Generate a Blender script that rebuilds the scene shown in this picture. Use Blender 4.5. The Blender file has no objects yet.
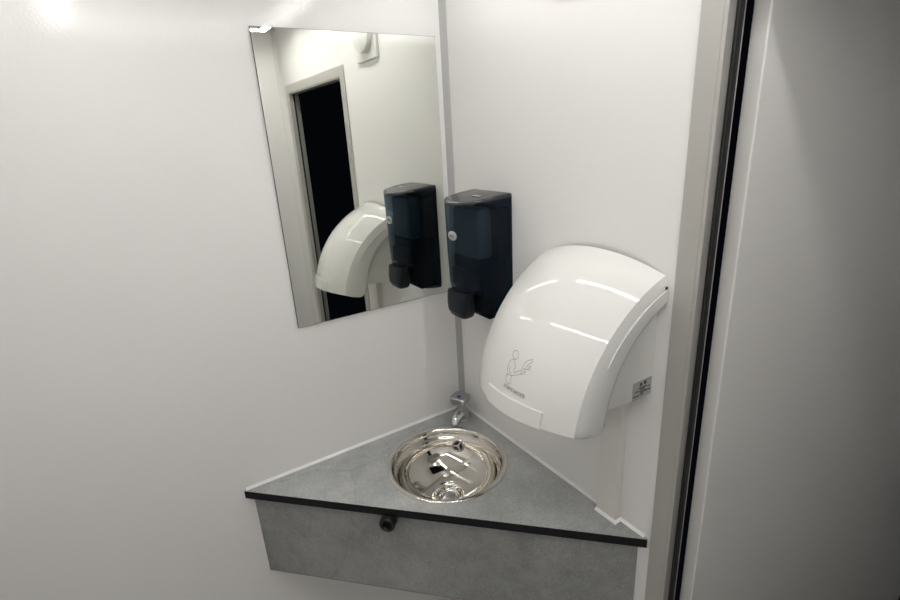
import bpy, bmesh, math, random
from mathutils import Vector, Matrix

# ------------------------------------------------------------------ camera, world, exposure
scn = bpy.context.scene
col = scn.collection
ZC = 0.90                                   # height of the worktop; the room corner is x = y = 0
RIGHT = Vector((0.8377, -0.5434, -0.0538))
DOWN = Vector((-0.2176, -0.2417, -0.9456))
FWD = Vector((0.5009, 0.8039, -0.3208))
cam_d = bpy.data.cameras.new('camera')
cam = bpy.data.objects.new('camera', cam_d)
col.objects.link(cam)
m = Matrix((RIGHT, -DOWN, -FWD)).transposed().to_4x4()
m.translation = Vector((-0.6852, -1.0593, 0.7477 + ZC))
cam.matrix_world = m
cam_d.sensor_width = 36.0
cam_d.lens = 496.3 / 900.0 * 36.0
cam_d.clip_start = 0.02
scn.camera = cam

world = bpy.data.worlds.new('night')
scn.world = world
world.use_nodes = True
world.node_tree.nodes['Background'].inputs[0].default_value = (0.35, 0.45, 0.7, 1)
world.node_tree.nodes['Background'].inputs[1].default_value = 0.004

scn.view_settings.view_transform = 'Standard'
scn.view_settings.look = 'None'
scn.view_settings.gamma = 1.0
scn.view_settings.use_curve_mapping = False
scn.view_settings.exposure = 0.0
LAMP = 27.0                                 # radiance of the ceiling lamp's diffuser


# ------------------------------------------------------------------ materials
def mat(name, color=(0.8, 0.8, 0.8), rough=0.5, metal=0.0, coat=0.0, spec=0.5):
    mt = bpy.data.materials.new(name)
    mt.use_nodes = True
    b = mt.node_tree.nodes['Principled BSDF']
    b.inputs['Base Color'].default_value = (*color, 1)
    b.inputs['Roughness'].default_value = rough
    b.inputs['Metallic'].default_value = metal
    b.inputs['Coat Weight'].default_value = coat
    b.inputs['Coat Roughness'].default_value = 0.05
    b.inputs['Specular IOR Level'].default_value = spec
    return mt


def nodes(mt):
    nt = mt.node_tree
    return nt, nt.nodes, nt.links, nt.nodes['Principled BSDF']


def add_bump(mt, scale, strength, dist=0.001, detail=2.0):
    nt, N, L, b = nodes(mt)
    tc = N.new('ShaderNodeTexCoord')
    nz = N.new('ShaderNodeTexNoise')
    nz.inputs['Scale'].default_value = scale
    nz.inputs['Detail'].default_value = detail
    bp = N.new('ShaderNodeBump')
    bp.inputs['Strength'].default_value = strength
    bp.inputs['Distance'].default_value = dist
    L.new(tc.outputs['Object'], nz.inputs['Vector'])
    L.new(nz.outputs['Fac'], bp.inputs['Height'])
    L.new(bp.outputs['Normal'], b.inputs['Normal'])
    return nz


def wall_material():
    mt = mat('white_gloss_panel', (0.895, 0.885, 0.872), 0.05, spec=0.5)
    nt, N, L, b = nodes(mt)
    tc = N.new('ShaderNodeTexCoord')
    # fine orange peel of the glass-fibre panel
    n1 = N.new('ShaderNodeTexNoise'); n1.inputs['Scale'].default_value = 230; n1.inputs['Detail'].default_value = 1
    n2 = N.new('ShaderNodeTexNoise'); n2.inputs['Scale'].default_value = 9; n2.inputs['Detail'].default_value = 1
    b1 = N.new('ShaderNodeBump'); b1.inputs['Strength'].default_value = 0.30; b1.inputs['Distance'].default_value = 0.0006
    b2 = N.new('ShaderNodeBump'); b2.inputs['Strength'].default_value = 0.10; b2.inputs['Distance'].default_value = 0.006
    for n in (n1, n2):
        L.new(tc.outputs['Object'], n.inputs['Vector'])
    L.new(n2.outputs['Fac'], b2.inputs['Height'])
    L.new(n1.outputs['Fac'], b1.inputs['Height'])
    L.new(b2.outputs['Normal'], b1.inputs['Normal'])
    L.new(b1.outputs['Normal'], b.inputs['Normal'])
    return mt


def concrete_material(name, c0, c1, seed):
    mt = mat(name, c0, 0.42, spec=0.4)
    nt, N, L, b = nodes(mt)
    tc = N.new('ShaderNodeTexCoord')
    mp = N.new('ShaderNodeMapping'); mp.inputs['Location'].default_value = (seed, seed * 0.7, seed * 1.3)
    L.new(tc.outputs['Object'], mp.inputs['Vector'])
    n1 = N.new('ShaderNodeTexNoise'); n1.inputs['Scale'].default_value = 7; n1.inputs['Detail'].default_value = 8; n1.inputs['Roughness'].default_value = 0.74
    L.new(mp.outputs['Vector'], n1.inputs['Vector'])
    r1 = N.new('ShaderNodeValToRGB')
    r1.color_ramp.elements[0].position = 0.34; r1.color_ramp.elements[0].color = (*c0, 1)
    r1.color_ramp.elements[1].position = 0.66; r1.color_ramp.elements[1].color = (*c1, 1)
    L.new(n1.outputs['Fac'], r1.inputs['Fac'])
    # fine speckle
    n2 = N.new('ShaderNodeTexNoise'); n2.inputs['Scale'].default_value = 260; n2.inputs['Detail'].default_value = 3
    L.new(mp.outputs['Vector'], n2.inputs['Vector'])
    r2 = N.new('ShaderNodeValToRGB')
    r2.color_ramp.elements[0].position = 0.30; r2.color_ramp.elements[0].color = (0.80, 0.80, 0.80, 1)
    r2.color_ramp.elements[1].position = 0.62; r2.color_ramp.elements[1].color = (1.04, 1.04, 1.04, 1)
    L.new(n2.outputs['Fac'], r2.inputs['Fac'])
    mx = N.new('ShaderNodeMix'); mx.data_type = 'RGBA'; mx.blend_type = 'MULTIPLY'; mx.inputs[0].default_value = 1.0
    L.new(r1.outputs['Color'], mx.inputs[6]); L.new(r2.outputs['Color'], mx.inputs[7])
    # long hairline veins of the printed stone
    wv = N.new('ShaderNodeTexVoronoi'); wv.feature = 'DISTANCE_TO_EDGE'; wv.inputs['Scale'].default_value = 1.9
    n3 = N.new('ShaderNodeTexNoise'); n3.inputs['Scale'].default_value = 5; n3.inputs['Detail'].default_value = 4
    L.new(mp.outputs['Vector'], n3.inputs['Vector'])
    ad = N.new('ShaderNodeMix'); ad.data_type = 'RGBA'; ad.blend_type = 'LINEAR_LIGHT'; ad.inputs[0].default_value = 0.06
    L.new(mp.outputs['Vector'], ad.inputs[6]); L.new(n3.outputs['Color'], ad.inputs[7])
    L.new(ad.outputs[2], wv.inputs['Vector'])
    r3 = N.new('ShaderNodeValToRGB')
    r3.color_ramp.elements[0].position = 0.0; r3.color_ramp.elements[0].color = (0.74, 0.74, 0.74, 1)
    r3.color_ramp.elements[1].position = 0.007; r3.color_ramp.elements[1].color = (1, 1, 1, 1)
    L.new(wv.outputs['Distance'], r3.inputs['Fac'])
    m2 = N.new('ShaderNodeMix'); m2.data_type = 'RGBA'; m2.blend_type = 'MULTIPLY'; m2.inputs[0].default_value = 0.5
    L.new(mx.outputs[2], m2.inputs[6]); L.new(r3.outputs['Color'], m2.inputs[7])
    L.new(m2.outputs[2], b.inputs['Base Color'])
    bp = N.new('ShaderNodeBump'); bp.inputs['Strength'].default_value = 0.08; bp.inputs['Distance'].default_value = 0.0006
    L.new(n2.outputs['Fac'], bp.inputs['Height'])
    L.new(bp.outputs['Normal'], b.inputs['Normal'])
    return mt


def emissive(name, color, strength):
    mt = bpy.data.materials.new(name)
    mt.use_nodes = True
    nt = mt.node_tree
    nt.nodes.remove(nt.nodes['Principled BSDF'])
    e = nt.nodes.new('ShaderNodeEmission')
    e.inputs[0].default_value = (*color, 1)
    e.inputs[1].default_value = strength
    nt.links.new(e.outputs[0], nt.nodes['Material Output'].inputs[0])
    return mt


def smoked_material():
    """thin tinted see-through plastic: glossy navy skin, dim view of what is inside"""
    mt = mat('smoked_plastic', (0.005, 0.013, 0.026), 0.12, coat=0.0, spec=0.5)
    nt, N, L, b = nodes(mt)
    tr = N.new('ShaderNodeBsdfTransparent'); tr.inputs[0].default_value = (0.44, 0.57, 0.65, 1)
    gl = N.new('ShaderNodeMixShader'); gl.inputs[0].default_value = 0.40
    L.new(tr.outputs[0], gl.inputs[1]); L.new(b.outputs[0], gl.inputs[2])
    L.new(gl.outputs[0], N['Material Output'].inputs[0])
    return mt


M = {
    'wall': wall_material(),
    'ceil': mat('white_ceiling', (0.78, 0.77, 0.75), 0.35),
    'floor': mat('pale_vinyl_floor', (0.72, 0.71, 0.69), 0.5),
    'corner': mat('grey_corner_profile', (0.46, 0.46, 0.45), 0.40),
    'alu': mat('satin_frame', (0.52, 0.51, 0.48), 0.40, metal=0.35),
    'jamb': mat('grey_jamb', (0.24, 0.25, 0.24), 0.45, metal=0.2),
    'seal': mat('black_rubber', (0.012, 0.012, 0.013), 0.6),
    'leaf': mat('white_door_panel', (0.80, 0.79, 0.77), 0.30),
    'silicone': mat('white_silicone', (0.97, 0.96, 0.94), 0.18),
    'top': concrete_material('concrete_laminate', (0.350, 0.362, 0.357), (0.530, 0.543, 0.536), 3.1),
    'panel': concrete_material('concrete_laminate_shaded', (0.245, 0.250, 0.241), (0.405, 0.411, 0.398), 8.4),  # same laminate as the worktop, the upright face's shade put into its colour
    'edge': mat('black_edge_band', (0.005, 0.005, 0.006), 0.35, spec=0.3),
    'steel': mat('polished_steel', (0.69, 0.665, 0.61), 0.045, metal=1.0),
    'chrome': mat('chrome', (0.72, 0.72, 0.72), 0.10, metal=1.0),
    'chrome_dark': mat('brushed_tap_metal', (0.46, 0.46, 0.46), 0.28, metal=1.0),
    'black': mat('black_plastic', (0.010, 0.010, 0.011), 0.38),
    'blue': mat('blue_mark', (0.01, 0.05, 0.42), 0.3),
    'mirror': mat('mirror_silver', (0.83, 0.845, 0.795), 0.0, metal=1.0),
    'mirror_edge': mat('mirror_edge', (0.10, 0.11, 0.10), 0.3),
    'abs': mat('white_abs', (0.80, 0.80, 0.775), 0.06, coat=0.0),
    'abs_base': mat('white_abs_base', (0.72, 0.72, 0.69), 0.32),
    'print': mat('grey_print', (0.30, 0.30, 0.29), 0.5),
    'print_line': mat('grey_line_print', (0.36, 0.36, 0.35), 0.5),
    'label': mat('silver_sticker', (0.40, 0.40, 0.39), 0.35),
    'ink': mat('black_ink', (0.02, 0.02, 0.02), 0.5),
    'trunk': mat('white_trunking', (0.78, 0.76, 0.73), 0.3),
    'smoke': smoked_material(),
    'lid': mat('dark_gloss_lid', (0.010, 0.013, 0.017), 0.18, spec=0.6),
    'lever': mat('black_satin_lever', (0.007, 0.010, 0.015), 0.42, spec=0.3),
    'pouch': mat('refill_black', (0.004, 0.006, 0.008), 0.8, spec=0.1),
    'refill': mat('refill_teal', (0.085, 0.115, 0.13), 0.5),
    'badge': mat('silver_badge', (0.60, 0.62, 0.62), 0.30, metal=0.6),
    'badge_print': mat('badge_print', (0.16, 0.17, 0.17), 0.5),
    'white_print': mat('pale_print', (0.62, 0.62, 0.60), 0.4),
    'fan': mat('white_fan_plastic', (0.80, 0.80, 0.77), 0.35),
    'lamp': emissive('lamp_diffuser', (1.0, 0.983, 0.955), LAMP),
    'lamp_body': mat('lamp_body', (0.75, 0.75, 0.73), 0.4),
}


# ------------------------------------------------------------------ mesh helpers
def obj(name, bm, material, parent=None, smooth=None, loc=None):
    bmesh.ops.recalc_face_normals(bm, faces=bm.faces[:])
    me = bpy.data.meshes.new(name)
    bm.to_mesh(me)
    bm.free()
    me.materials.append(material)
    o = bpy.data.objects.new(name, me)
    col.objects.link(o)
    if smooth is not None:
        for p in me.polygons:
            p.use_smooth = True
        bb = bmesh.new(); bb.from_mesh(me)
        for e in bb.edges:
            if len(e.link_faces) == 2 and e.calc_face_angle(0) > math.radians(smooth):
                e.smooth = False
        bb.to_mesh(me); bb.free()
    if parent:
        o.parent = parent
    if loc is not None:
        o.location = loc
    return o


def recentre(o, loc):
    """move a top-level mesh's origin to its own place"""
    o.data.transform(Matrix.Translation(-Vector(loc)))
    o.location = loc
    return o


def tag(o, label, cat, group=None):
    o['label'] = label
    o['category'] = cat
    if group:
        o['group'] = group
    return o


def thing(name, label, cat, loc=(0, 0, 0), rot=(0, 0, 0)):
    o = bpy.data.objects.new(name, None)
    o.empty_display_size = 0.05
    col.objects.link(o)
    o.location = loc
    o.rotation_euler = rot
    return tag(o, label, cat)


def struct(name, bm, material, label=None, smooth=None):
    o = obj(name, bm, material, None, smooth)
    o['kind'] = 'structure'
    if label:
        o['label'] = label
    return o


def add_box(bm, x0, x1, y0, y1, z0, z1, bev=0.0, seg=2):
    vs = [bm.verts.new((x, y, z)) for x in (x0, x1) for y in (y0, y1) for z in (z0, z1)]
    fs = [(0, 1, 3, 2), (4, 6, 7, 5), (0, 4, 5, 1), (2, 3, 7, 6), (0, 2, 6, 4), (1, 5, 7, 3)]
    faces = [bm.faces.new([vs[i] for i in f]) for f in fs]
    if bev:
        es = list({e for f in faces for e in f.edges})
        bmesh.ops.bevel(bm, geom=es, offset=bev, segments=seg, profile=0.5, affect='EDGES')
    return bm


def box(*a, **k):
    return add_box(bmesh.new(), *a, **k)


def prism(pts, z0, z1, bev=0.0, seg=2):
    """polygon in x,y extruded along z"""
    bm = bmesh.new()
    lo = [bm.verts.new((p[0], p[1], z0)) for p in pts]
    hi = [bm.verts.new((p[0], p[1], z1)) for p in pts]
    n = len(pts)
    bm.faces.new(lo[::-1]); bm.faces.new(hi)
    for i in range(n):
        bm.faces.new((lo[i], lo[(i + 1) % n], hi[(i + 1) % n], hi[i]))
    if bev:
        bmesh.ops.bevel(bm, geom=bm.edges[:], offset=bev, segments=seg, profile=0.5, affect='EDGES')
    return bm


def add_lathe(bm, prof, n=48, mtx=None, closed=False):
    """profile of (r, z) turned about z"""
    rings = []
    for r, z in prof:
        if r < 1e-6:
            rings.append([bm.verts.new((0, 0, z))])
        else:
            rings.append([bm.verts.new((r * math.cos(2 * math.pi * i / n), r * math.sin(2 * math.pi * i / n), z)) for i in range(n)])
    for a, b in zip(rings, rings[1:] + ([rings[0]] if closed else [])):
        for i in range(n):
            j = (i + 1) % n
            if len(a) == 1 and len(b) == 1:
                continue
            if len(a) == 1:
                bm.faces.new((a[0], b[i], b[j]))
            elif len(b) == 1:
                bm.faces.new((a[i], a[j], b[0]))
            else:
                bm.faces.new((a[i], a[j], b[j], b[i]))
    if mtx is not None:
        vs = [v for r in rings for v in r]
        bmesh.ops.transform(bm, matrix=mtx, verts=vs)
    return bm


def lathe(prof, n=48, mtx=None, closed=False):
    return add_lathe(bmesh.new(), prof, n, mtx, closed)


def aim(origin, zdir, up=Vector((0, 0, 1))):
    """matrix with local z along zdir"""
    z = Vector(zdir).normalized()
    x = Vector(up).cross(z)
    if x.length < 1e-4:
        x = Vector((1, 0, 0)).cross(z)
    x.normalize()
    y = z.cross(x)
    mm = Matrix((x, y, z)).transposed().to_4x4()
    mm.translation = Vector(origin)
    return mm


def loft(sections, cap=True, close=True):
    bm = bmesh.new()
    rs = [[bm.verts.new(p) for p in s] for s in sections]
    n = len(rs[0])
    for a, b in zip(rs, rs[1:]):
        for i in range(n if close else n - 1):
            j = (i + 1) % n
            bm.faces.new((a[i], a[j], b[j], b[i]))
    if cap:
        bm.faces.new(rs[0][::-1]); bm.faces.new(rs[-1])
    return bm


def tube(pts, r, n=8):
    secs = []
    pts = [Vector(p) for p in pts]
    for i, p in enumerate(pts):
        d = (pts[min(i + 1, len(pts) - 1)] - pts[max(i - 1, 0)]).normalized()
        mm = aim(p, d, Vector((0, 0, 1)) if abs(d.z) < 0.9 else Vector((1, 0, 0)))
        secs.append([mm @ Vector((r * math.cos(2 * math.pi * k / n), r * math.sin(2 * math.pi * k / n), 0)) for k in range(n)])
    return loft(secs)


# ------------------------------------------------------------------ the room
XF = -1.08           # far wall of the cabin, behind the left edge of the view
YB = -1.345          # wall behind the camera
ZT = ZC + 1.20       # ceiling
DY0, DY1 = -0.656, -1.268          # door opening in the right wall
DZ0, DZ1 = 0.04, ZC + 0.942
T = 0.030            # wall thickness

struct('floor', box(XF - T, T, YB - T, T, -0.03, 0.0), M['floor'])
struct('ceiling', box(XF - T, T, YB - T, T, ZT, ZT + 0.03), M['ceil'])
struct('wall_left', box(XF - T, T, 0.0, T, 0.0, ZT), M['wall'], 'glossy white panel wall carrying the mirror')
bm = bmesh.new()
add_box(bm, 0, T, DY0, 0, 0, ZT)
add_box(bm, 0, T, DY1, DY0, DZ1, ZT)
add_box(bm, 0, T, YB, DY1, 0, ZT)
add_box(bm, 0, T, DY1, DY0, 0, DZ0)
struct('wall_right', bm, M['wall'], 'glossy white panel wall carrying dispenser and hand dryer')
struct('wall_back', box(XF, 0, YB - T, YB, 0, ZT), M['wall'])
struct('wall_far', box(XF - T, XF, YB, 0, 0, ZT), M['wall'])

# grey profile that closes the corner between the two walls, from worktop to ceiling and below it
q = 0.0125
struct('trim_1', prism([(-q, -0.0004), (-q * 0.62, -q * 0.38), (-q * 0.38, -q * 0.62), (-0.0004, -q), (-0.0004, -0.0004)], 0.0, ZT),
       M['corner'], 'grey plastic profile in the corner between the walls')
# rounded white cove where the right wall meets the wall behind
cv = 0.022
pts = [(-0.0004, YB + 0.0004)]
for i in range(7):
    a = math.pi / 2 * i / 6
    pts.append((-cv + cv * math.cos(a) - 0.0002, YB + cv - cv * math.sin(a) + 0.0002))
struct('trim_2', prism(pts, 0.0, ZT - 0.001), M['ceil'])

# door: frame in the opening, leaf swung outwards on the near jamb
door = bpy.data.objects.new('door_1', None)
col.objects.link(door)
door.location = (0, (DY0 + DY1) / 2, 0)
door['kind'] = 'structure'
door['label'] = 'narrow doorway with pale frame, open to the dark outside'
TW = 0.032


def dpart(name, bm, material, smooth=None):
    o = obj(name, bm, material, None, smooth)
    o.data.transform(Matrix.Translation(-Vector(door.location)))
    o.parent = door
    return o


tf = -0.003
dpart('casing', box(tf, -0.0003, DY0, DY0 + TW, 0.0, DZ1 + TW, bev=0.0008), M['alu'])
dpart('casing', box(tf, -0.0003, DY1 - TW, DY1, 0.0, DZ1 + TW, bev=0.0008), M['alu'])
dpart('casing', box(tf, -0.0003, DY1, DY0, DZ1, DZ1 + TW, bev=0.0008), M['alu'])
dpart('jamb', box(tf, 0.036, DY0 - 0.006, DY0 - 0.0004, DZ0, DZ1 - 0.0004), M['alu'])
dpart('jamb', box(tf, 0.014, DY1 + 0.0004, DY1 + 0.006, DZ0, DZ1 - 0.0004), M['alu'])
dpart('jamb', box(0.020, 0.036, DY1 + 0.0004, DY1 + 0.014, DZ0, DZ1 - 0.0004), M['jamb'])
dpart('door_seal', box(0.0142, 0.0198, DY1 + 0.0004, DY1 + 0.011, DZ0, DZ1 - 0.0004), M['seal'])
dpart('door_seal', box(0.012, 0.024, DY0 - 0.012, DY0 - 0.0062, DZ0, DZ1 - 0.0004, bev=0.002), M['seal'])
dpart('jamb', box(tf, 0.030, DY1 + 0.0065, DY0 - 0.0065, DZ1 - 0.006, DZ1 - 0.0004), M['jamb'])
leaf = obj('door_leaf', box(0.0, 0.60, -0.028, 0.0, 0.05, DZ1 - 0.012, bev=0.002), M['leaf'], door)
leaf.location = (0.045, DY0 - door.location.y - 0.010, 0)
leaf.rotation_euler = (0, 0, math.radians(-17))
hd = obj('door_handle', tube([(0.55, -0.028, 0.98), (0.55, -0.068, 0.98), (0.545, -0.075, 0.98), (0.43, -0.075, 0.98)], 0.008, 10), M['chrome'], leaf, 40)

# ------------------------------------------------------------------ LED strips round three sides of the ceiling
SW = 0.030           # width of a strip
SH = 0.048           # depth of the white profile that carries it


def led_strip(x0, x1, y0, y1, label):
    st = thing('led_strip', label, 'lamp', ((x0 + x1) / 2, (y0 + y1) / 2, ZT))
    st['group'] = 'led strips round the ceiling'
    hx, hy = (x1 - x0) / 2, (y1 - y0) / 2
    obj('strip_profile', box(-hx, hx, -hy, hy, -SH, -0.0004), M['lamp_body'], st)
    obj('diffuser', box(-hx + 0.002, hx - 0.002, -hy + 0.002, hy - 0.002, -SH - 0.003, -SH - 0.0002, bev=0.001, seg=1), M['lamp'], st)


LB, LR, LF = -1.125, -0.098, -0.760
led_strip(LF, LR, LB, LB + SW, 'bright strip lamp under the ceiling, seen in the top corner of the mirror')
led_strip(LR - SW, LR, LB + SW + 0.001, -0.12, 'strip lamp under the ceiling above the wall with the hand dryer')
led_strip(LF, LF + SW, LB + SW + 0.001, -0.07, 'strip lamp under the ceiling at the far side of the cubicle')

# ------------------------------------------------------------------ round-faced extractor fan high on the right wall
fy, fz, fs = -0.425, ZC + 1.029, 0.071
fan = thing('extractor_fan', 'square white extractor fan with raised round cover, seen in the mirror', 'fan', (0, fy, fz))
obj('fan_housing', box(-0.009, -0.0004, -fs, fs, -fs, fs, bev=0.002), M['fan'], fan)
obj('fan_cover', lathe([(0.0, 0.0150), (0.051, 0.0150), (0.0545, 0.0135), (0.0555, 0.0)], 48, aim((-0.0092, 0, 0.004), (-1, 0, 0))), M['fan'], fan, 35)

# ------------------------------------------------------------------ mirror on the left wall
mx0, mx1, mz0, mz1 = -0.4283, -0.0281, 0.3526, 0.9515
mir = thing('wall_mirror', 'frameless upright rectangular mirror fixed to the white wall', 'mirror', ((mx0 + mx1) / 2, 0, ZC + mz0))
hw, hh = (mx1 - mx0) / 2, mz1 - mz0
obj('mirror_backing', box(-hw, hw, -0.0042, -0.0004, 0, hh), M['mirror_edge'], mir)
obj('mirror_glass', box(-hw + 0.0008, hw - 0.0008, -0.0052, -0.0043, 0.0008, hh - 0.0008), M['mirror'], mir)

# ------------------------------------------------------------------ corner worktop
AL, AR = 0.605, 0.617        # reach along the two walls
TH = 0.018
BX, BY, BR = -0.179, -0.191, 0.1445      # basin centre and rim radius
NX0 = -0.0175                            # cut-out round the trunking
NY0, NY1 = -0.5065, -0.5540
g = 0.0006
outline = [(-g, -g), (-AL, -g), (-AL, -0.004), (-0.004, -AR), (-g, -AR), (-g, NY1), (NX0, NY1), (NX0, NY0), (-g, NY0)]


def plate_with_hole(outl, hole, z0, z1):
    bm = bmesh.new()
    loops = []
    for pl in (outl, hole):
        vs = [bm.verts.new((x, y, z1)) for x, y in pl]
        es = [bm.edges.new((vs[i], vs[(i + 1) % len(vs)])) for i in range(len(vs))]
        loops.append((vs, es))
    bmesh.ops.triangle_fill(bm, use_beauty=True, use_dissolve=False, edges=[e for _, es in loops for e in es])
    top = bm.faces[:]
    ret = bmesh.ops.extrude_face_region(bm, geom=top)
    bmesh.ops.translate(bm, vec=(0, 0, z0 - z1), verts=[v for v in ret['geom'] if isinstance(v, bmesh.types.BMVert)])
    return bm


hole = [(BX + (BR - 0.012) * math.cos(2 * math.pi * i / 64), BY + (BR - 0.012) * math.sin(2 * math.pi * i / 64)) for i in range(64)]
work = thing('corner_worktop', 'triangular grey concrete-look worktop with black front edge', 'worktop', (0, 0, ZC))
obj('worktop_slab', plate_with_hole(outline, hole, -TH, 0.0), M['top'], work)
# black band along the whole front edge
dv = Vector((AL - 0.004, -(AR - 0.004), 0)).normalized()
nv = Vector((dv.y, -dv.x, 0))
if nv.x > 0:
    nv = -nv
P0 = Vector((-AL, -0.004, 0)); P1 = Vector((-0.004, -AR, 0))
e0, e1 = P0 + nv * 0.0003, P1 + nv * 0.0003
f0, f1 = P0 + nv * 0.0020 - dv * 0.001, P1 + nv * 0.0020 + dv * 0.002
bm = prism([(e0.x - 0.001, e0.y), (f0.x, f0.y), (f1.x, f1.y), (e1.x, e1.y)], -TH - 0.0006, 0.0006, bev=0.0006, seg=1)
obj('edge_band', bm, M['edge'], work)

# silicone joints
sil = thing('silicone_joint', 'bright white silicone bead where the worktop meets the walls', 'sealant', (0, 0, ZC))


def bead(path, w=0.0052):
    """rounded fillet lying on the worktop; path of (x, y, nx, ny): wall-side points and the way out from the wall"""
    secs = []
    for x, y, nx, ny in path:
        sec = [(0.0, 0.0), (1.0, 0.0), (0.80, 0.40), (0.45, 0.78), (0.0, 1.0)]
        secs.append([Vector((x + nx * w * u, y + ny * w * u, 0.0004 + w * v)) for u, v in sec])
    return obj('silicone_bead', loft(secs), M['silicone'], sil, 60)


e_ = 0.0007
bead([(-0.602, -e_, 0, -1), (-0.3, -e_, 0, -1), (-q - 0.001, -e_, 0, -1)])
bead([(-e_, -q - 0.001, -1, 0), (-e_, -0.25, -1, 0), (-e_, NY0 + 0.002, -1, 0)])
bead([(NX0 + 0.0003, NY0, -1, 0), (NX0 + 0.0003, NY1 - 0.0006, -1, -0.9), (-e_, NY1 - 0.0006, -1, -0.9), (-e_, -0.611, -1, 0)])

# apron panel below the front edge
pin = 0.012
dlen = (P1 - P0).length
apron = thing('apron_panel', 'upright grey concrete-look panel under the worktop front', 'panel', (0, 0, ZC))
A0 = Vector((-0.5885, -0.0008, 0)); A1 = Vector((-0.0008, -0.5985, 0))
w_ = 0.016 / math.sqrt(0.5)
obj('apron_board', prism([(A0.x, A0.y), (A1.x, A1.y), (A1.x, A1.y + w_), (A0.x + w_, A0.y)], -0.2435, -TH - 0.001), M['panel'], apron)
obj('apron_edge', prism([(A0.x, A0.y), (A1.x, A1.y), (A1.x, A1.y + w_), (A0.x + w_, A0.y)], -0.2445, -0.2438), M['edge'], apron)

# black valve knob on the panel
kp = Vector((-0.3560, -0.2375, ZC - 0.0345))
kn = Vector((-1, -0.99, -0.05)).normalized()
knob = thing('valve_knob', 'small round black knob sticking out under the worktop edge', 'knob', tuple(kp), (0, 0, 0))
mk = aim((0, 0, 0), kn)
kb = obj('knob_collar', lathe([(0, -0.004), (0.0150, -0.004), (0.0150, 0.004), (0.014, 0.005), (0, 0.005)], 32, mk), M['black'], knob, 35)
obj('knob_body', lathe([(0, 0.0052), (0.0160, 0.0052), (0.0170, 0.008), (0.0175, 0.024), (0.0160, 0.0275), (0.0115, 0.0275), (0.0100, 0.025), (0.0100, 0.018), (0, 0.018)], 32, mk), M['black'], knob, 35)

# ------------------------------------------------------------------ basin
bas = thing('wash_basin', 'round polished steel basin set into the grey worktop', 'basin', (BX, BY, ZC))
DP = 0.099
prof = [(BR, 0.0006), (BR - 0.0004, 0.0020), (BR - 0.002, 0.0030), (BR - 0.0085, 0.0030), (BR - 0.0115, 0.0018), (BR - 0.0135, -0.002),
        (BR - 0.0150, -0.008), (BR - 0.0165, -0.0135), (BR - 0.0200, -0.0175), (BR - 0.0235, -0.0205), (BR - 0.0255, -0.026)]
r0, z0 = prof[-1]
for i in range(1, 25):
    a = math.pi / 2 * i / 24
    rr = r0 * math.cos(a) ** 0.92
    zz = z0 - (DP - 0.006 + z0) * math.sin(a) ** 1.05
    if rr > 0.031:
        prof.append((rr, zz))
prof += [(0.030, -DP + 0.004), (0.0285, -DP), (0.026, -DP - 0.003)]
bowl = obj('bowl', lathe(prof, 96), M['steel'], bas, 60)
obj('drain_ring', lathe([(0.0258, -DP - 0.0005), (0.022, -DP - 0.002), (0.018, -DP - 0.006), (0.017, -DP - 0.010), (0.0, -DP - 0.010)], 40), M['chrome'], bas, 40)
obj('drain_plug', lathe([(0.0, -DP - 0.0035), (0.010, -DP - 0.004), (0.0135, -DP - 0.0055), (0.0135, -DP - 0.0095)], 32), M['chrome_dark'], bas, 40)
# overflow on the bowl side that faces the corner
od = Vector((0.92, 0.88, 0)).normalized()
# point on the bowl wall about 0.045 below the rim
best = min(prof, key=lambda p: abs(p[1] + 0.038))
i_ = prof.index(best)
tan = Vector((prof[i_ + 1][0] - prof[i_ - 1][0], 0, prof[i_ + 1][1] - prof[i_ - 1][1])).normalized()
nrm = Vector((tan.z, 0, -tan.x))
if nrm.x > 0:
    nrm = -nrm
nin = od * nrm.x + Vector((0, 0, nrm.z))
op = od * best[0] + Vector((0, 0, best[1])) + nin * 0.0012
mo = aim(op, nin)
ov = obj('overflow_ring', lathe([(0.0170, -0.003), (0.0170, 0.0008), (0.0155, 0.0020), (0.0120, 0.0018), (0.0114, 0.0)], 36, mo), M['steel'], bas, 40)
obj('overflow_hole', lathe([(0.0, 0.0006), (0.0116, 0.0006), (0.0116, -0.001)], 36, mo), M['seal'], ov)
bm = bmesh.new()
for k in range(3):
    a = math.radians(90 + 120 * k)
    b2 = box(-0.0015, 0.0015, 0.0, 0.0118, 0.0007, 0.0018)
    me_ = bpy.data.meshes.new('tmp'); b2.transform(mo @ Matrix.Rotation(a, 4, 'Z')); b2.to_mesh(me_); b2.free()
    bm.from_mesh(me_); bpy.data.meshes.remove(me_)
add_lathe(bm, [(0.0, 0.0024), (0.0034, 0.0022), (0.0040, 0.0008)], 16, mo)
obj('overflow_spider', bm, M['white_print'], ov)

# ------------------------------------------------------------------ tap in the corner
TX, TY = -0.043, -0.058
tp = thing('pillar_tap', 'small chrome tap with a blue mark standing in the corner', 'tap', (TX, TY, ZC))
obj('tap_base', lathe([(0, 0.0005), (0.0215, 0.0005), (0.0215, 0.003), (0.0195, 0.005), (0.0185, 0.006), (0.0185, 0.026), (0.0165, 0.030), (0, 0.030)], 36), M['chrome_dark'], tp, 35)
fd = Vector((-0.88, -0.48, 0)).normalized()
sd = Vector((-fd.y, fd.x, 0))


def lc(f_, s__, z_):
    return fd * f_ + sd * s__ + Vector((0, 0, z_))


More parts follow.
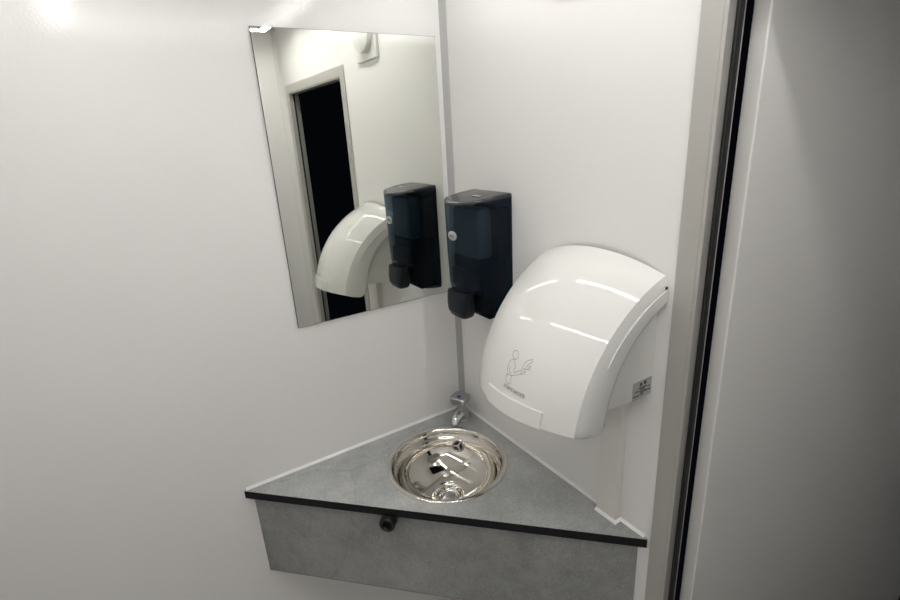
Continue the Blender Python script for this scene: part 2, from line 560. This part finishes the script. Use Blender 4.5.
# spout: a short barrel reaching out over the basin
secs = []
for f_, z_, r_ in ((0.000, 0.018, 0.0135), (0.010, 0.019, 0.0135), (0.018, 0.019, 0.0130), (0.0301, 0.0190, 0.0125), (0.0370, 0.015, 0.0120), (0.0401, 0.008, 0.0115)):
    t_ = Vector((1, 0, 0)) if f_ < 0.03 else (Vector((0.7, 0, -0.7)) if f_ < 0.04 else Vector((0.15, 0, -1)))
    up_ = Vector((-t_.z, 0, t_.x)).normalized()
    secs.append([lc(f_ + up_.x * r_ * math.sin(2 * math.pi * k / 20), r_ * math.cos(2 * math.pi * k / 20), z_ + up_.z * r_ * math.sin(2 * math.pi * k / 20)) for k in range(20)])
sp = obj('spout', loft(secs), M['chrome'], tp, 50)
obj('aerator', lathe([(0, 0), (0.0088, 0), (0.0088, 0.003), (0, 0.003)], 20, aim(lc(0.0401, 0, 0.0045), (0, 0, 1))), M['chrome_dark'], sp)
# neck and flared head
obj('tap_neck', lathe([(0, 0.0302), (0.0135, 0.0302), (0.0125, 0.040), (0.0130, 0.046), (0, 0.046)], 28), M['chrome_dark'], tp, 35)
secs = []
for z_, a_, b_, sh in ((0.0463, 0.0140, 0.0150, 0.002), (0.052, 0.0200, 0.0210, 0.004), (0.064, 0.0225, 0.0240, 0.006), (0.0715, 0.0225, 0.0240, 0.006), (0.0735, 0.0205, 0.0220, 0.006)):
    ring = []
    for k in range(32):
        an = 2 * math.pi * k / 32
        c, s_ = math.cos(an), math.sin(an)
        kk = (abs(c) ** 5 + abs(s_) ** 5) ** (-1 / 5)
        ring.append(lc(sh + a_ * c * kk, b_ * s_ * kk, z_))
    secs.append(ring)
hd_ = obj('tap_head', loft(secs), M['chrome_dark'], tp, 25)
secs = []
for z_ in (0.0737, 0.0745):
    secs.append([lc(0.0125 + 0.0048 * math.cos(2 * math.pi * k / 20), 0.0065 * math.sin(2 * math.pi * k / 20), z_) for k in range(20)])
obj('blue_mark', loft(secs), M['blue'], hd_)

# ------------------------------------------------------------------ trunking on the right wall, below the dryer
trk = thing('cable_trunking', 'white boxed trunking running down the wall below the hand dryer', 'trunking', (0, (NY0 + NY1) / 2, ZC))
obj('trunking_base', box(-0.008, -0.0004, -0.0232, 0.0232, -0.24, 0.31), M['trunk'], trk)
obj('trunking_cover', box(-0.0168, -0.00805, -0.0232, 0.0232, -0.24, 0.31, bev=0.0006), M['trunk'], trk)

# ------------------------------------------------------------------ hand dryer
YLd, YRd = -0.352, -0.600
YCd, HWd = (YLd + YRd) / 2, (YLd - YRd) / 2
dry = thing('hand_dryer', 'white curved hand dryer with printed figure, fixed to the wall', 'hand dryer', (0, YCd, ZC))
EA, EB, SAG = Vector((0.0, 0.515)), Vector((-0.187, 0.289)), 0.043
ch = EB - EA
cl = ch.length
cn = Vector((ch.y, -ch.x)) / cl
if cn.x > 0:
    cn = -cn
RAD = (cl * cl / 4 + SAG * SAG) / (2 * SAG)
CC = (EA + EB) / 2 - cn * (RAD - SAG)
aA = math.atan2(EA.y - CC.y, EA.x - CC.x)
aB = math.atan2(EB.y - CC.y, EB.x - CC.x)
if aB < aA - 1e-6 and aA - aB > math.pi:
    aB += 2 * math.pi


def half_width(t):
    return HWd * (1 + 0.062 * (1 - t))       # a touch wider at the wall


def shell_pt(s, t, off=0.0):
    """outer skin of the dryer, s = -1 (corner side) .. 1 (door side), t = 0 (top) .. 1 (front bottom)"""
    a = aA + (aB - aA) * t
    nx, nz = math.cos(a), math.sin(a)
    b = (0.026 + 0.016 * t) * (1 - abs(s) ** 2.0) + off
    x, z = CC.x + RAD * nx + b * nx, CC.y + RAD * nz + b * nz
    if t < 0.12:                               # stay on the wall at the top
        x = min(x, -0.0006)
    return Vector((x, -half_width(t) * s, z))            # local to the dryer's root (door side is -y)


def inner_pt(t):
    p0, p1, p2 = Vector((-0.0006, 0.466)), Vector((-0.100, 0.420)), Vector((-0.117, 0.304))
    return p0 * (1 - t) ** 2 + p1 * 2 * t * (1 - t) + p2 * t * t


NT = 28
svals = [-1.0, -0.992] + [-0.96 + 1.92 * i / 26 for i in range(27)] + [0.992, 1.0]
bm = bmesh.new()
rows = []
for s in svals:
    shrink = 0.0025 if abs(s) >= 1 else 0.0
    ou, inn = [], []
    for i in range(NT + 1):
        t = i / NT
        ou.append(bm.verts.new(shell_pt(s, t, -shrink)))
        ip = inner_pt(t)
        inn.append(bm.verts.new((ip.x, -half_width(t) * s, ip.y)))
    # rounded underside between front bottom and inner edge
    po, pi_ = ou[-1].co.copy(), inn[-1].co.copy()
    und = []
    for u, dz in ((0.28, 0.0135), (0.55, 0.0225), (0.80, 0.0225), (0.96, 0.0130)):
        v = po.lerp(pi_, u)
        v.z -= dz
        und.append(bm.verts.new(v))
    rows.append((ou, und, inn))
for (o1, u1, i1), (o2, u2, i2) in zip(rows, rows[1:]):
    l1 = o1 + u1 + i1[::-1]
    l2 = o2 + u2 + i2[::-1]
    for k in range(len(l1) - 1):
        bm.faces.new((l1[k], l1[k + 1], l2[k + 1], l2[k]))
for (ou, und, inn), sg in ((rows[0], 1), (rows[-1], -1)):
    # side band: swells out a little between the front edge and the inner arc
    l0 = ou + und[:2]
    l3 = inn + [und[3], und[2]]
    prev = l0
    for u, dy in ((0.12, 0.0028), (0.45, 0.0062), (0.80, 0.0062), (0.94, 0.0040)):
        cur = []
        for a_, b_ in zip(l0, l3):
            p = a_.co.lerp(b_.co, u)
            p.y += sg * dy
            cur.append(bm.verts.new(p))
        for k in range(len(cur) - 1):
            bm.faces.new((prev[k], prev[k + 1], cur[k + 1], cur[k]))
        prev = cur
    for k in range(len(l3) - 1):
        bm.faces.new((prev[k], prev[k + 1], l3[k + 1], l3[k]))
obj('dryer_shell', bm, M['abs'], dry, 38)
# body box behind the shell
hb = HWd - 0.003
pts = [(-0.0005, 0.298), (-0.122, 0.311), (-0.118, 0.36), (-0.085, 0.42), (-0.03, 0.462), (-0.0005, 0.472)]
bm = bmesh.new()
lo = [bm.verts.new((x, -hb, z)) for x, z in pts]
hi = [bm.verts.new((x, hb, z)) for x, z in pts]
bm.faces.new(lo); bm.faces.new(hi[::-1])
for i in range(len(pts)):
    j = (i + 1) % len(pts)
    bm.faces.new((lo[i], lo[j], hi[j], hi[i]))
body = obj('dryer_body', bm, M['abs_base'], dry)
# thin raised ridge that runs along the side band
for sgn in (-1, 1):
    pl = []
    for i in range(17):
        t = 0.02 + 0.60 * i / 16
        a = shell_pt(1.0, t); b = inner_pt(t)
        f_ = 0.42 - 0.14 * t
        pl.append(Vector((a.x + (b.x - a.x) * f_, -sgn * (half_width(t) + 0.0060), a.z + (b.y - a.z) * f_)))
    obj('side_ridge', tube(pl, 0.0010, 6), M['abs'], dry, 60)
# screw at the top rear of the side
for sgn in (-1, 1):
    obj('screw', lathe([(0, 0.0012), (0.0026, 0.0010), (0.0028, 0.0)], 14, aim((-0.006, -sgn * (half_width(0.05) + 0.0058), 0.497), (0, -sgn, 0))), M['seal'], dry)


# raised outlet lip on the lower front
def patch(s0, s1, t0, t1, off0, off1, ns, nt, name, material, parent):
    secs_o = [[shell_pt(s0 + (s1 - s0) * i / ns, t0 + (t1 - t0) * j / nt, off1) for j in range(nt + 1)] for i in range(ns + 1)]
    secs_i = [[shell_pt(s0 + (s1 - s0) * i / ns, t0 + (t1 - t0) * j / nt, off0) for j in range(nt + 1)] for i in range(ns + 1)]
    bm = bmesh.new()
    O = [[bm.verts.new(p) for p in r] for r in secs_o]
    I = [[bm.verts.new(p) for p in r] for r in secs_i]
    for i in range(ns):
        for j in range(nt):
            bm.faces.new((O[i][j], O[i + 1][j], O[i + 1][j + 1], O[i][j + 1]))
            bm.faces.new((I[i][j], I[i][j + 1], I[i + 1][j + 1], I[i + 1][j]))
        bm.faces.new((O[i][0], I[i][0], I[i + 1][0], O[i + 1][0]))
        bm.faces.new((O[i][nt], O[i + 1][nt], I[i + 1][nt], I[i][nt]))
    for j in range(nt):
        bm.faces.new((O[0][j], O[0][j + 1], I[0][j + 1], I[0][j]))
        bm.faces.new((O[ns][j], I[ns][j], I[ns][j + 1], O[ns][j + 1]))
    return obj(name, bm, material, parent, 30)


patch(-0.42, 0.61, 0.918, 1.0, -0.001, 0.0034, 20, 4, 'outlet_lip', M['abs'], dry)


# printed line figure and the line of lettering below it
def ribbon(bm, pts, w):
    """flat stroke on the dryer's skin; pts in (s, t)"""
    P = [shell_pt(s, t, 0.0005) for s, t in pts]
    L_, R_ = [], []
    for i, p in enumerate(P):
        d = (P[min(i + 1, len(P) - 1)] - P[max(i - 1, 0)]).normalized()
        s, t = pts[i]
        n = (shell_pt(s, t, 0.01) - shell_pt(s, t, 0.0)).normalized()
        sd_ = d.cross(n).normalized() * w / 2
        L_.append(bm.verts.new(p + sd_)); R_.append(bm.verts.new(p - sd_))
    for i in range(len(P) - 1):
        bm.faces.new((L_[i], L_[i + 1], R_[i + 1], R_[i]))


FIG = [
    [(0.031, 0.712), (0.038, 0.72), (0.037, 0.727), (0.028, 0.734), (0.011, 0.737), (-0.009, 0.738), (-0.032, 0.736), (-0.053, 0.731), (-0.068, 0.724), (-0.076, 0.716), (-0.076, 0.709), (-0.066, 0.702), (-0.049, 0.699), (-0.027, 0.698), (-0.005, 0.7), (0.016, 0.705), (0.031, 0.712)],
    [(-0.013, 0.739), (-0.031, 0.742), (-0.085, 0.757), (-0.087, 0.786), (-0.054, 0.82)],
    [(-0.02, 0.741), (0.018, 0.754), (0.043, 0.769), (0.05, 0.794), (0.064, 0.798), (0.118, 0.783), (0.166, 0.771)],
    [(-0.037, 0.777), (-0.041, 0.795), (-0.016, 0.807), (0.014, 0.809)],
    [(-0.074, 0.825), (-0.028, 0.819), (0.024, 0.817), (0.135, 0.798), (0.169, 0.788), (0.181, 0.779)],
    [(-0.074, 0.825), (-0.04, 0.858), (0.046, 0.858), (0.031, 0.817)],
    [(0.166, 0.771), (0.182, 0.76), (0.226, 0.76), (0.277, 0.752)],
    [(0.169, 0.788), (0.188, 0.793), (0.192, 0.784), (0.197, 0.773), (0.231, 0.769), (0.225, 0.784), (0.21, 0.784)],
    [(0.17, 0.759), (0.165, 0.752), (0.177, 0.735), (0.21, 0.717), (0.264, 0.704), (0.277, 0.706), (0.28, 0.716), (0.261, 0.724)],
    [(0.221, 0.758), (0.225, 0.745), (0.244, 0.731), (0.269, 0.722)],
    [(0.25, 0.753), (0.263, 0.74), (0.282, 0.737), (0.285, 0.747), (0.279, 0.757)],
]
bm = bmesh.new()
for pl in FIG:
    fine = []
    for (s0, t0), (s1, t1) in zip(pl, pl[1:]):
        fine += [(s0 + (s1 - s0) * k / 3, t0 + (t1 - t0) * k / 3) for k in range(3)]
    ribbon(bm, fine + [pl[-1]], 0.0011)
obj('printed_figure', bm, M['print_line'], dry)
fc = bpy.data.curves.new('lettering', 'FONT')
fc.body = 'AUTOMATIC HAND DRYER'
fc.size = 1.0
fc.offset = 0.022
fc.fill_mode = 'FRONT'
fo = bpy.data.objects.new('lettering', fc)
col.objects.link(fo)
bpy.context.view_layer.update()
me_ = bpy.data.meshes.new_from_object(fo.evaluated_get(bpy.context.evaluated_depsgraph_get()))
bpy.data.objects.remove(fo)
wx = max(v.co.x for v in me_.vertices)
for v in me_.vertices:
    fx, fy_ = v.co.x / wx, v.co.y / 0.72
    v.co = shell_pt(-0.071 + 0.397 * fx, 0.884 + 0.0064 * fx - 0.0185 * fy_, 0.0006)
me_.materials.clear()
me_.materials.append(M['print'])
lt = bpy.data.objects.new('printed_lettering', me_)
col.objects.link(lt)
lt.parent = dry

# rating sticker on the body's side
sk = obj('rating_sticker', box(-0.050, -0.0015, -hb - 0.0006, -hb - 0.0001, 0.302, 0.336), M['label'], body)
bm = bmesh.new()
yk = -hb - 0.0009
for (x0, x1, z0, z1) in ((-0.038, -0.033, 0.3265, 0.3315), (-0.027, -0.022, 0.3265, 0.3325), (-0.040, -0.020, 0.3215, 0.3232), (-0.037, -0.024, 0.3185, 0.3200),
                         (-0.050, -0.040, 0.3165, 0.3180), (-0.038, -0.022, 0.3150, 0.3165), (-0.018, -0.010, 0.3195, 0.3208), (-0.037, -0.026, 0.3120, 0.3135),
                         (-0.054, -0.039, 0.3085, 0.3102), (-0.024, -0.008, 0.3125, 0.3142), (-0.036, -0.028, 0.3085, 0.3100)):
    add_box(bm, x0 + 0.006, x1 + 0.006, yk, yk + 0.0003, z0, z1)
obj('sticker_print', bm, M['ink'], sk)

# ------------------------------------------------------------------ soap dispenser
SYc = -0.1595
dsp = thing('soap_dispenser', 'dark smoked soap dispenser on the wall beside the corner', 'dispenser', (0, SYc, ZC))
W = 0.0715


def plan(F, Wd=W, x0=-0.0006, n=10):
    """plan outline, counter-clockwise from the wall, bowed front"""
    half = []
    half += [(x0, Wd), (-0.30 * F, Wd * 0.965), (-0.55 * F, Wd * 0.905), (-0.80 * F, Wd * 0.815)]
    for i in range(1, n + 1):
        u = 1 - i / n
        y = Wd * 0.74 * u
        half.append((-F * (1 - 0.165 * (y / (Wd * 0.74)) ** 2), y))
    return half + [(x, -y) for x, y in half[-2::-1]]


def ztop(x, F=0.118):
    return 0.618 - 0.012 * (abs(x) / F) ** 1.5


secs = []
zs = [(0.336, 0.036, 0.90), (0.3375, 0.050, 0.94), (0.341, 0.060, 0.97), (0.347, 0.067, 0.99), (0.356, 0.072, 1.0), (0.370, 0.076, 1.0), (0.390, 0.081, 1.0), (0.400, 0.094, 1.0), (0.404, 0.111, 1.0), (0.42, 0.1135, 1.0), (0.48, 0.116, 1.0), (0.55, 0.1175, 1.0)]
for z, F, k in zs:
    secs.append([Vector((x, y, z)) for x, y in plan(F * 0.93, W * k)])
pl = plan(0.110)
secs.append([Vector((x, y, ztop(x) - 0.0085)) for x, y in pl])
obj('smoked_cover', loft(secs, cap=True), M['smoke'], dsp, 32)
# lid: rounded top closing the cover
secs = []
for dz, k in ((-0.0082, 1.003), (-0.005, 1.001), (-0.0025, 0.987), (-0.0008, 0.962), (0.0, 0.925)):
    secs.append([Vector((min(x * k, -0.0006), y * k, ztop(x) + dz)) for x, y in pl])
lid = obj('lid', loft(secs), M['lid'], dsp, 30)
bm = bmesh.new()
for i, (a, b) in enumerate(((-0.013, -0.008), (-0.0065, -0.002), (-0.0005, 0.004), (0.0055, 0.010), (0.0115, 0.0150))):
    v = [bm.verts.new((x, y, ztop(x) + 0.0004)) for x, y in ((-0.060, -a - 0.020), (-0.060, -b - 0.020), (-0.053, -b - 0.020), (-0.053, -a - 0.020))]
    bm.faces.new(v)
obj('lid_print', bm, M['white_print'], lid)
# inside: back plate and refill
obj('back_plate', box(-0.036, -0.0012, -0.0655, 0.0655, 0.4785, 0.588, bev=0.003), M['pouch'], dsp)
bm = bmesh.new()
add_box(bm, -0.070, -0.0110, -0.060, 0.060, 0.352, 0.478, bev=0.004)
add_box(bm, -0.0880, -0.0702, -0.044, 0.044, 0.410, 0.452, bev=0.003)
add_box(bm, -0.058, -0.0040, -0.057, 0.057, 0.340, 0.3515, bev=0.003)
obj('pump_tray', bm, M['pouch'], dsp)
obj('refill', box(-0.076, -0.0362, -0.048, 0.048, 0.4785, 0.590, bev=0.008), M['refill'], dsp, 40)
# press lever below the front
secs = []
for z, xf, xb, wd in ((0.4035, -0.1120, -0.083, 0.0410), (0.398, -0.1145, -0.083, 0.0415), (0.374, -0.1180, -0.080, 0.0400), (0.358, -0.1180, -0.078, 0.0360), (0.347, -0.1130, -0.080, 0.0300), (0.343, -0.1080, -0.084, 0.0260)):
    ring = []
    xf += 0.002
    xb += 0.004
    xm, hx_ = (xf + xb) / 2, (xb - xf) / 2
    for k in range(28):
        an = 2 * math.pi * k / 28
        c, s_ = math.cos(an), math.sin(an)
        kk = (abs(c) ** 7 + abs(s_) ** 7) ** (-1 / 7)
        yy = 0.90 * wd * s_ * kk
        ring.append(Vector((xm - hx_ * c * kk * (1 - 0.15 * (yy / wd) ** 2 if c > 0 else 1), yy, z)))
    secs.append(ring)
obj('press_lever', loft(secs), M['lever'], dsp, 24)
# oval silver badge
bz_ = 0.533
mb = aim((-0.1093, 0, bz_), (-1, 0, 0.02))
bm = bmesh.new()
add_lathe(bm, [(0.0105, -0.001), (0.0105, 0.0008), (0.0095, 0.0014), (0.0, 0.0016)], 32)
bmesh.ops.scale(bm, vec=(1.50, 0.98, 1), verts=bm.verts[:])
bm.transform(mb)
bd = obj('badge', bm, M['badge'], dsp, 40)
bm = bmesh.new()
for i in range(4):
    x = -0.0072 + 0.0040 * i
    add_box(bm, x, x + 0.0028, -0.0022, -0.0014, 0.0015, 0.0019)
    add_box(bm, x, x + 0.0008, -0.0014, 0.0024, 0.0015, 0.0019)
    add_box(bm, x + 0.0018, x + 0.0026, -0.0014, 0.0024, 0.0015, 0.0019)
bm.transform(mb)
obj('badge_lettering', bm, M['badge_print'], bd)
